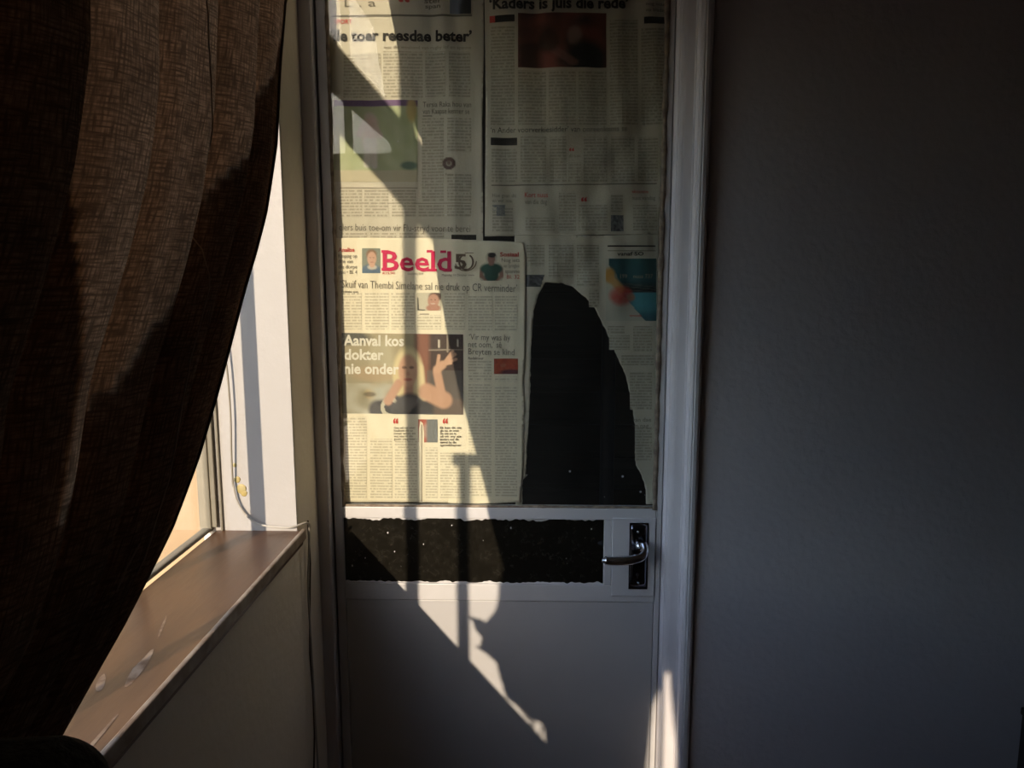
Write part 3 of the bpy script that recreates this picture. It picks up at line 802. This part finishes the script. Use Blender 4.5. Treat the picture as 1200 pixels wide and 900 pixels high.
def woman(u, v):
    ar = 1.53
    c = mix((.36, .31, .20), (.26, .24, .17), v)
    c = mix(c, (.46, .42, .30), blob(u, v, .33, .35, .1, .3) * .6)
    c = mix(c, (.47, .33, .14), blob(u, v, .27, .74, .07, .1) * .7)
    c = mix(c, (.40, .28, .17), blob(u, v, .28, .5, .2, .1) * .6)
    c = mix(c, (.10, .10, .085), blob(u, v, .04, .06, .2, .09))
    c = mix(c, (.22, .10, .07), min(1, max(0, (u - .58) * 25)))
    c = mix(c, (.07, .05, .045), min(1, max(0, (u - .70) * 25)) * (1 if v < .78 else 1))
    if u > .715:
        c = mix(c, (.30, .25, .20), seg(u, v, (.87, 0), (.87, .22), .008, .4, ar)); c = mix(c, (.28, .24, .2), seg(u, v, (.71, .2), (1, .19), .007, .4, ar))
        c = mix(c, (.55, .5, .42), seg(u, v, (.80, .08), (.80, .16), .012, .4, ar) + seg(u, v, (.955, .07), (.955, .15), .008, .4, ar) if True else 0)
    if v > .45 and u > .70: c = mix(c, (.13, .12, .11), .6)
    if v > .80 and u > .62: c = (.13, .10, .085)
    # lower left clutter
    if u < .5 and v > .62: c = mix(c, (.42, .40, .33), .5 + ns(u, v, 8, 2)); 
    c = mix(c, (.08, .07, .06), blob(u, v, .23, .76, .05, .03) * .7)
    # body
    c = mix(c, (.06, .06, .065), blob(u, v, .56, 1.0, .20, .40, .1))
    c = mix(c, (.06, .06, .065), seg(u, v, (.30, .95), (.50, .92), .12, .2, ar))
    c = mix(c, (.62, .58, .46), (abs(math.hypot((u - .40) * ar, v - .92) - .10) < .025) * .8 if u < .46 else 0)
    c = mix(c, (.62, .58, .46), (abs(math.hypot((u - .50) * ar, v - .93) - .09) < .016) * .8 if u < .54 else 0)
    # hair, neck, arms, face
    c = mix(c, (.60, .50, .30), blob(u, v, .545, .50, .125, .33, .12))
    c = mix(c, (.58, .48, .28), seg(u, v, (.46, .5), (.47, .72), .05, .3, ar))
    c = mix(c, (.60, .50, .30), seg(u, v, (.63, .42), (.66, .78), .06, .3, ar))
    c = mix(c, (.46, .27, .19), seg(u, v, (.47, .62), (.38, .84), .055, .25, ar))
    c = mix(c, (.42, .25, .18), seg(u, v, (.55, .62), (.55, .76), .06, .25, ar))
    c = mix(c, (.06, .06, .065), blob(u, v, .56, 1.0, .15, .26, .1))
    c = mix(c, (.47, .28, .19), seg(u, v, (.70, .72), (.84, .82), .105, .2, ar))
    c = mix(c, (.48, .29, .20), seg(u, v, (.83, .80), (.785, .48), .052, .25, ar))
    c = mix(c, (.52, .32, .22), seg(u, v, (.785, .44), (.83, .38), .05, .25, ar))
    for q, r in (((.93, .25), .022), ((.915, .21), .018), ((.94, .31), .018), ((.90, .36), .016)): c = mix(c, (.52, .32, .22), seg(u, v, (.83, .38), q, r, .3, ar))
    c = mix(c, (.52, .32, .22), seg(u, v, (.785, .42), (.80, .27), .02, .3, ar))
    c = mix(c, (.50, .30, .21), blob(u, v, .545, .46, .078, .20, .12))
    for eu in (.515, .575): c = mix(c, (.16, .10, .08), blob(u, v, eu, .42, .02, .018) * .9)
    c = mix(c, (.36, .18, .14), blob(u, v, .545, .50, .014, .03) * .5)
    c = mix(c, (.35, .12, .10), blob(u, v, .545, .57, .035, .018) * .9)
    return c
photo('printed_photo', 401, 390, 543, 484, woman, Cc, OC, 1.0, slope=.012, label='large printed photo of a person raising one hand')
words('Aanval kos', 403, 474, 404.5, 12.5, Cc, M['ink_white'], OC, .03, .008, 'photo_headline', label='white reversed lettering')
words('dokter', 404, 450, 421, 12.5, Cc, M['ink_white'], OC, .03, .008, 'photo_headline', label='white reversed lettering')
words('nie onder', 404, 468, 437.5, 12.5, Cc, M['ink_white'], OC, .03, .008, 'photo_headline', label='white reversed lettering')
words('\u2018Vir my was hy', 550, 598, 398, 7.5, Cc, M['ink_soft'], OC, -.002, .02)
words('net oom,\u2019 s\u00ea', 549, 588, 406.5, 7.5, Cc, M['ink_soft'], OC, -.002, .02)
words('Breyten se kind', 549, 603, 415, 7.5, Cc, M['ink_soft'], OC, -.002, .02)
def sunset(u, v):
    c = mix((.40, .085, .04), (.30, .05, .03), .5 + ns(u, v, 5))
    c = mix(c, (.10, .03, .04), blob(u, v, .75, .9, .5, .2)); c = mix(c, (.45, .2, .12), blob(u, v, .38, .45, .12, .12) * .5)
    return c
photo('printed_photo', 579, 420, 607, 438, sunset, Cc, OC, 1.0, label='small red and orange printed photo')
for x in (461, 519): words('\u201c', x, x + 6, 504, 14, Cc, M['ink_red'], OC, .035, 0, 'quote_mark', label='red quote mark')
for i, s in enumerate(('Ons wil n\u00e9t weet', 'hoekom dit so', 'moet wees en', 'wat nou vir die', 'gesin wag hier')):
    words(s, 462, 487 - (i % 2) * 3, 502 + i * 3.3, 2.7, Cc, M['ink_soft'], OC, .01, 0, 'pull_quote')
for i, s in enumerate(('Ek kan dit nie', 'glo nie en weet', 'nie wat om te', 's\u00ea vir my eie', 'kinders oor die', 'aanval by die', 'spreekkamer')):
    words(s, 516, 541 - (i % 3) * 3, 502 + i * 3.4, 2.8, Cc, M['ink'], OC, .01, 0, 'pull_quote')
photo('printed_photo', 490, 491, 513, 518, lambda u, v: mix(mix((.38, .10, .07), (.40, .25, .2), blob(u, v, .4, .5, .15, .3)), (.17, .18, .18), min(1, max(0, (u - .38) * 8))) if u > .02 else (.5, .4, .3), Cc, OC, 1.0, label='small red and grey printed photo')
tube('fold_crease', [F(494.5, y, OC - .0032) for y in range(497, 588, 6)], .0011, M['putty'], Cc, 5, flat=.4)

# ---------------------------------------------------------------- passage behind the door
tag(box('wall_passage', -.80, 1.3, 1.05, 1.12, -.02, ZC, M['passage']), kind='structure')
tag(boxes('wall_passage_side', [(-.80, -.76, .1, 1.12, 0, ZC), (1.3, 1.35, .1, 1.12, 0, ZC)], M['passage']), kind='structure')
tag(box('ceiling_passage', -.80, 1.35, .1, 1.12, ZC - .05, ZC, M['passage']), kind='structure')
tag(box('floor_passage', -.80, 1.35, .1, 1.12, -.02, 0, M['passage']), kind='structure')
sc_ = empty('slatted_screen', (.15, .62, 0))
tag(sc_, 'dark brown slatted wooden screen seen through the torn hole in the paper', 'screen')
for x in (-.28, .58): box('upright', x - .02, x + .02, .60, .64, 0.001, 2.0, M['slat'], sc_, .003)
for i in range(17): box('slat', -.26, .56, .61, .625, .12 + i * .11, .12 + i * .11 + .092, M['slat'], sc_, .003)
po = tag(tube('post', [(.22, .42, 0), (.22, .42, 2.2)], .022, M['navy'], None, 12, origin=(.22, .42, 0)), 'narrow dark blue pole standing behind the hole in the paper', 'pole')

# ---------------------------------------------------------------- curtains and rod
EDGE = [(.02, -1.47), (.85, -1.47), (1.0, -1.44), (1.10, -1.37), (1.172, -1.27), (1.233, -1.128), (1.292, -1.022), (1.357, -.942), (1.466, -.839), (1.535, -.773), (1.623, -.69), (1.693, -.634), (1.812, -.564), (2.07, -.483), (2.2, -.34), (2.35, -.24), (2.6, -.20), (2.9, -.20)]
def lerp_tab(T, z):
    for (a, b), (c, d) in zip(T, T[1:]):
        if z <= c:
            t = max(0, min(1, (z - a) / (c - a))); return b + (d - b) * t
    return T[-1][1]
def to_tab(L):
    T = []
    for px, py in L:
        q = bp(px, py, 0, -.46); T.append((q.z, q.y))
    return sorted(T)
LENS_R = to_tab([(330, 20), (300, 90), (262, 170), (222, 250), (190, 310), (150, 380), (115, 450), (75, 520), (36, 590), (20, 620)])
LENS_L = to_tab([(97, 0), (86, 130), (76, 250), (62, 370), (48, 470), (35, 560), (20, 620)])
def curtain(name, e0, e1, z0, z1, folds, seed, shade_lining):
    NX, NZ = 280, 170
    me = bpy.data.meshes.new(name); co = []; uv = []
    for j in range(NZ + 1):
        z = z0 + (z1 - z0) * j / NZ
        ya, yb = e0(z), e1(z)
        W = ya - yb
        for i in range(NX + 1):
            s = i / NX
            # folds bunch near the free edge lower down
            ph = s * folds + .35 * noise.noise((s * 5, z * .9, seed)) + .12 * math.sin(z * 2.1 + s * 4)
            a = .020 + .012 * noise.noise((s * 7, z * 1.3, seed + 4))
            a *= min(1, s * 9 + .12) * (1.0 if z > z1 - .25 else 1.15)
            x = -.44 + a * math.sin(2 * math.pi * ph) + .006 * math.sin(4 * math.pi * ph + 1) * min(1, s * 8)
            x += .004 * noise.noise((s * 30, z * 6, seed))
            y = ya - W * s + .006 * math.cos(2 * math.pi * ph) * min(1, s * 8)
            co.append((x, y, z)); uv.append((s * 2.2, z))
    fs = [(j * (NX + 1) + i, j * (NX + 1) + i + 1, (j + 1) * (NX + 1) + i + 1, (j + 1) * (NX + 1) + i) for j in range(NZ) for i in range(NX)]
    me.from_pydata(co, [], fs); me.update()
    ul = me.uv_layers.new(name='UVMap')
    for l in me.loops: ul.data[l.index].uv = uv[l.vertex_index]
    for p in me.polygons: p.use_smooth = True
    root = empty(name, (-.44, (e0(z1) + e1(z1)) / 2, z0))
    cl = link('cloth', me, M['curtain'], root)
    if shade_lining:          # doubled hem, extended as an added layer darkening all but the sunlit patch
        me2 = bpy.data.meshes.new('shade_lining')
        co2 = [(x - .005, y, z) for x, y, z in co]
        f2 = []
        for f in fs:
            z = co[f[0]][2]; y = e0(z) - (e0(z) - e1(z)) * (f[0] % (NX + 1)) / NX
            if not (lerp_tab(LENS_L, z) < y < lerp_tab(LENS_R, z) and z > LENS_R[0][0]): f2.append(f)
        me2.from_pydata(co2, [], f2); me2.update()
        ul = me2.uv_layers.new(name='UVMap')
        for l in me2.loops: ul.data[l.index].uv = (uv[l.vertex_index][0] + .31, uv[l.vertex_index][1])
        for p in me2.polygons: p.use_smooth = True
        link('shade_lining', me2, M['shade_lining'], root)
        for L in ([(210, 0), (216, 200), (213, 330), (185, 430), (160, 560), (110, 690), (65, 790), (42, 860)], [(222, 535), (180, 580), (120, 640), (92, 700)]):
            T = to_tab(L); pts = []
            for j in range(NZ + 1):
                z = z0 + (z1 - z0) * j / NZ
                if not T[0][0] <= z <= T[-1][0]: continue
                y = lerp_tab(T, z); row = co[j * (NX + 1):(j + 1) * (NX + 1)]
                q = min(row, key=lambda p: abs(p[1] - y)); pts.append((q[0] + .0005, y, z))
            if len(pts) > 3: tube('seam', pts, .0010, M['seam'], root, 6)
    # stitched hem down the free edge
    pts = [(Vector(co[j * (NX + 1)]) + Vector((.001, -.002, 0))) for j in range(NZ + 1)]
    tube('hem', pts, .0028, M['curtain'], root, 6)
    return root
G0 = lambda z: lerp_tab([(.02, -2.14), (1.30, -2.16), (1.42, -2.24), (1.5, -2.33), (2.9, -2.33)], z)
G1 = lambda z: lerp_tab([(.02, -2.44), (1.30, -2.42), (1.42, -2.36), (1.5, -2.335), (2.9, -2.335)], z)
c1 = curtain('curtain', lambda z: lerp_tab(EDGE, z), G0, .03, 2.86, 12, 1.0, True)
tag(c1, 'dark brown woven curtain pulled back from the sunny window at the left', 'curtain')
c2 = curtain('curtain', G1, lambda z: -3.62, .03, 2.86, 10, 5.0, False)  # unseen curtain added to block sun, leaving a gap for the strips
tag(c2, 'second dark brown woven curtain, added unseen behind the camera to shape the sun gap', 'curtain')
rd = empty('curtain_rod', (-.44, -1.9, 2.88))
tag(rd, 'slim dark metal curtain rod fixed above the window on the left wall', 'curtain rod')
tube('rod', [(-.44, -.12, 2.885), (-.44, -3.72, 2.885)], .011, M['brass'], rd, 12)
for y in (-.16, -1.9, -3.66):
    tube('bracket', [(-.44, y, 2.885), (-.56, y, 2.885)], .008, M['brass'], rd, 8)

xw = bp(777, 850).x
yy = -(xw + .375) / K
cc = tube('shadow_cord', [(-.375, yy, 2.87), (-.377, yy + .004, 2.0), (-.375, yy, 1.2), (-.375, yy, .62)], [.006, .006, .006, .006], M['cord'], None, 8, origin=(-.375, yy, .62))  # unseen cord added so its shadow splits the sun strip
tag(cc, 'grey cord added unseen in the gap between the two curtains to split the sun strip', 'cord')

# ---------------------------------------------------------------- folded blanket in the near left corner
bm = bmesh.new(); bm_box(bm, -.378, -.270, -1.566, -1.436, .002, 1.308, .034, 6)
bmesh.ops.subdivide_edges(bm, edges=[e for e in bm.edges if e.calc_length() > .5], cuts=24)
for v in bm.verts:
    v.co += Vector((noise.noise(v.co * 9), noise.noise(v.co * 9 + Vector((5, 0, 0))), 0)) * .004
    if v.co.z > 1.2: v.co.z += .006 * noise.noise(v.co * 20)
me = fin(bm, 'blanket', True)
bk = link('blanket', me, M['chair'], None, origin=(-.318, -1.5, .002))
tag(bk, 'dark grey knitted blanket roll, its rounded top at the lower left under the curtain', 'blanket')

# ---------------------------------------------------------------- bedside cabinet cut by the right edge
p = bp(1196, 828, 1, -.055)
cb_ = empty('cabinet', (p.x + .25, -.21, 0))
tag(cb_, 'low black-brown cabinet against the plain wall, a sliver at the bottom right edge', 'cabinet')
X0 = p.x; Z1 = p.z
box('body', X0 + .005, X0 + .5, -.35, -.055, .03, Z1 - .02, M['wood'], cb_, .003)
box('top', X0, X0 + .505, -.36, -.055, Z1 - .02, Z1, M['wood'], cb_, .003)
dd = box('door', X0 + .02, X0 + .485, -.365, -.351, .06, Z1 - .05, M['wood'], cb_, .003)
tube('knob', [(X0 + .06, -.364, Z1 - .2), (X0 + .06, -.38, Z1 - .2), (X0 + .06, -.385, Z1 - .2)], [.006, .012, .008], M['brass'], dd, 10)
box('plinth', X0 + .02, X0 + .48, -.33, -.06, 0, .03, M['wood'], cb_)

# ---------------------------------------------------------------- outside
tag(box('ground_yard', -9, XL - .225, -14, 3, -.12, -.02, M['paving']), kind='structure')
gw = tag(box('wall_garden', -6.5, -.83, 1.10, 1.30, -.02, 2.9, M['garden'], None, .01), kind='structure')
box('coping', -6.5, -.83, 1.05, 1.35, 2.9, 2.97, M['housewall'], gw, .01)
tag(box('wall_boundary', -6.6, -6.4, -12, 1.10, -.02, 1.8, M['housewall'], None, .01), kind='structure')

nb = tag(box('wall_sky_blocker', -6.4, -1.1, -7.4, -7.15, -.02, 2.86, M['housewall'], None, .01), kind='structure')  # unseen wall added to keep bright sky out of the door glass reflection
box('coping', -6.4, -1.05, -7.45, -7.10, 2.86, 2.93, M['tile'], nb, .01)

# unseen potted plant added, leaves shaped to throw the ragged shadow on the door
jag = [(600, 640), (585, 660), (582, 700), (577, 716), (584, 727), (572, 733), (547, 722), (560, 745), (566, 750), (557, 757), (580, 775), (584, 795), (590, 815), (603, 829), (615, 842), (645, 852), (634, 870), (652, 894), (668, 915), (760, 1000), (760, 860), (690, 760), (640, 700)]
JW = [(bp(x, y).x, bp(x, y).z) for x, y in jag]
def inside(x, z):
    r = False; n = len(JW)
    for i in range(n):
        (x1, y1), (x2, y2) = JW[i], JW[(i + 1) % n]
        if (y1 > z) != (y2 > z) and x < (x2 - x1) * (z - y1) / (y2 - y1) + x1: r = not r
    return r
def back(xw, zw, X):
    t = (xw - X) / K
    return Vector((X, -t, zw + K * MS * t))
bm = bmesh.new(); cnt = 0; tries = 0
xs = [q[0] for q in JW]; zs = [q[1] for q in JW]
cen = Vector((0, 0, 0))
while cnt < 4200 and tries < 70000:
    tries += 1
    x = random.uniform(min(xs), max(xs)); z = random.uniform(min(zs), max(zs))
    if not inside(x, z): continue
    big = random.random() < .35
    l = random.uniform(.09, .16) if tries < 9000 else random.uniform(.03, .07) if big else random.uniform(.008, .025); wd = l * random.uniform(.3, .5)
    a = random.uniform(0, math.pi); ca, sa = math.cos(a), math.sin(a)
    sh = [(-1, 0), (-.45, -.8), (.3, -.9), (1, 0), (.3, .9), (-.45, .8)]
    pr = [(x + (p * l * ca - q * wd * sa) * .5, z + (p * l * sa + q * wd * ca) * .5) for p, q in sh]
    if not all(inside(*q) for q in pr): continue
    X = random.uniform(-.715, -.64)
    vs = [bm.verts.new(back(px, pz, X + .004 * k)) for k, (px, pz) in enumerate(pr)]
    bm.faces.new(vs); cnt += 1
for (tx, ty), (bx_, by_), wd in (((546, 721), (592, 748), .011), ((555, 757), (600, 770), .012), ((583, 700), (615, 712), .02), ((580, 776), (612, 790), .014), ((590, 816), (625, 822), .016), ((612, 842), (650, 838), .010)):
    a = bp(tx, ty); b = bp(bx_, by_); d = Vector((b.x - a.x, b.z - a.z)); n_ = Vector((-d.y, d.x)).normalized() * wd
    P = [(a.x, a.z), (a.x + d.x * .35 + n_.x, a.z + d.y * .35 + n_.y), (b.x + n_.x, b.z + n_.y), (b.x - n_.x, b.z - n_.y), (a.x + d.x * .35 - n_.x, a.z + d.y * .35 - n_.y)]
    bm.faces.new([bm.verts.new(back(px, pz, -.66 + .003 * k)) for k, (px, pz) in enumerate(P)])
pc = Vector((-.672, -1.98, ZS))
sh_ = empty('shadow_plant', tuple(pc))
tag(sh_, 'leafy potted plant added unseen behind the pulled curtain, shaped to cast the ragged door shadow', 'plant')
tag(link('foliage', fin(bm, 'foliage'), M['leaf'], sh_), kind='stuff')
tube('pot', [(pc.x, pc.y, ZS + .001), (pc.x, pc.y, ZS + .06), (pc.x, pc.y, ZS + .065), (pc.x, pc.y, ZS + .08)], [.042, .054, .060, .060], M['pot'], sh_, 24)
for a, (x, z) in enumerate(((-.10, .80), (-.02, .62), (.06, .45), (.02, .40))):
    e = back(x, z, -.675)
    tube('stem', smoothpts([(pc.x, pc.y + .01 * a, ZS + .05), ((pc.x + e.x) / 2, (pc.y + e.y) / 2, max(ZS + .1, e.z - .05)), tuple(e)], 4), .003, M['bark'], sh_, 6)

for o in list(bpy.data.objects):
    if 'wp' in o: del o['wp']
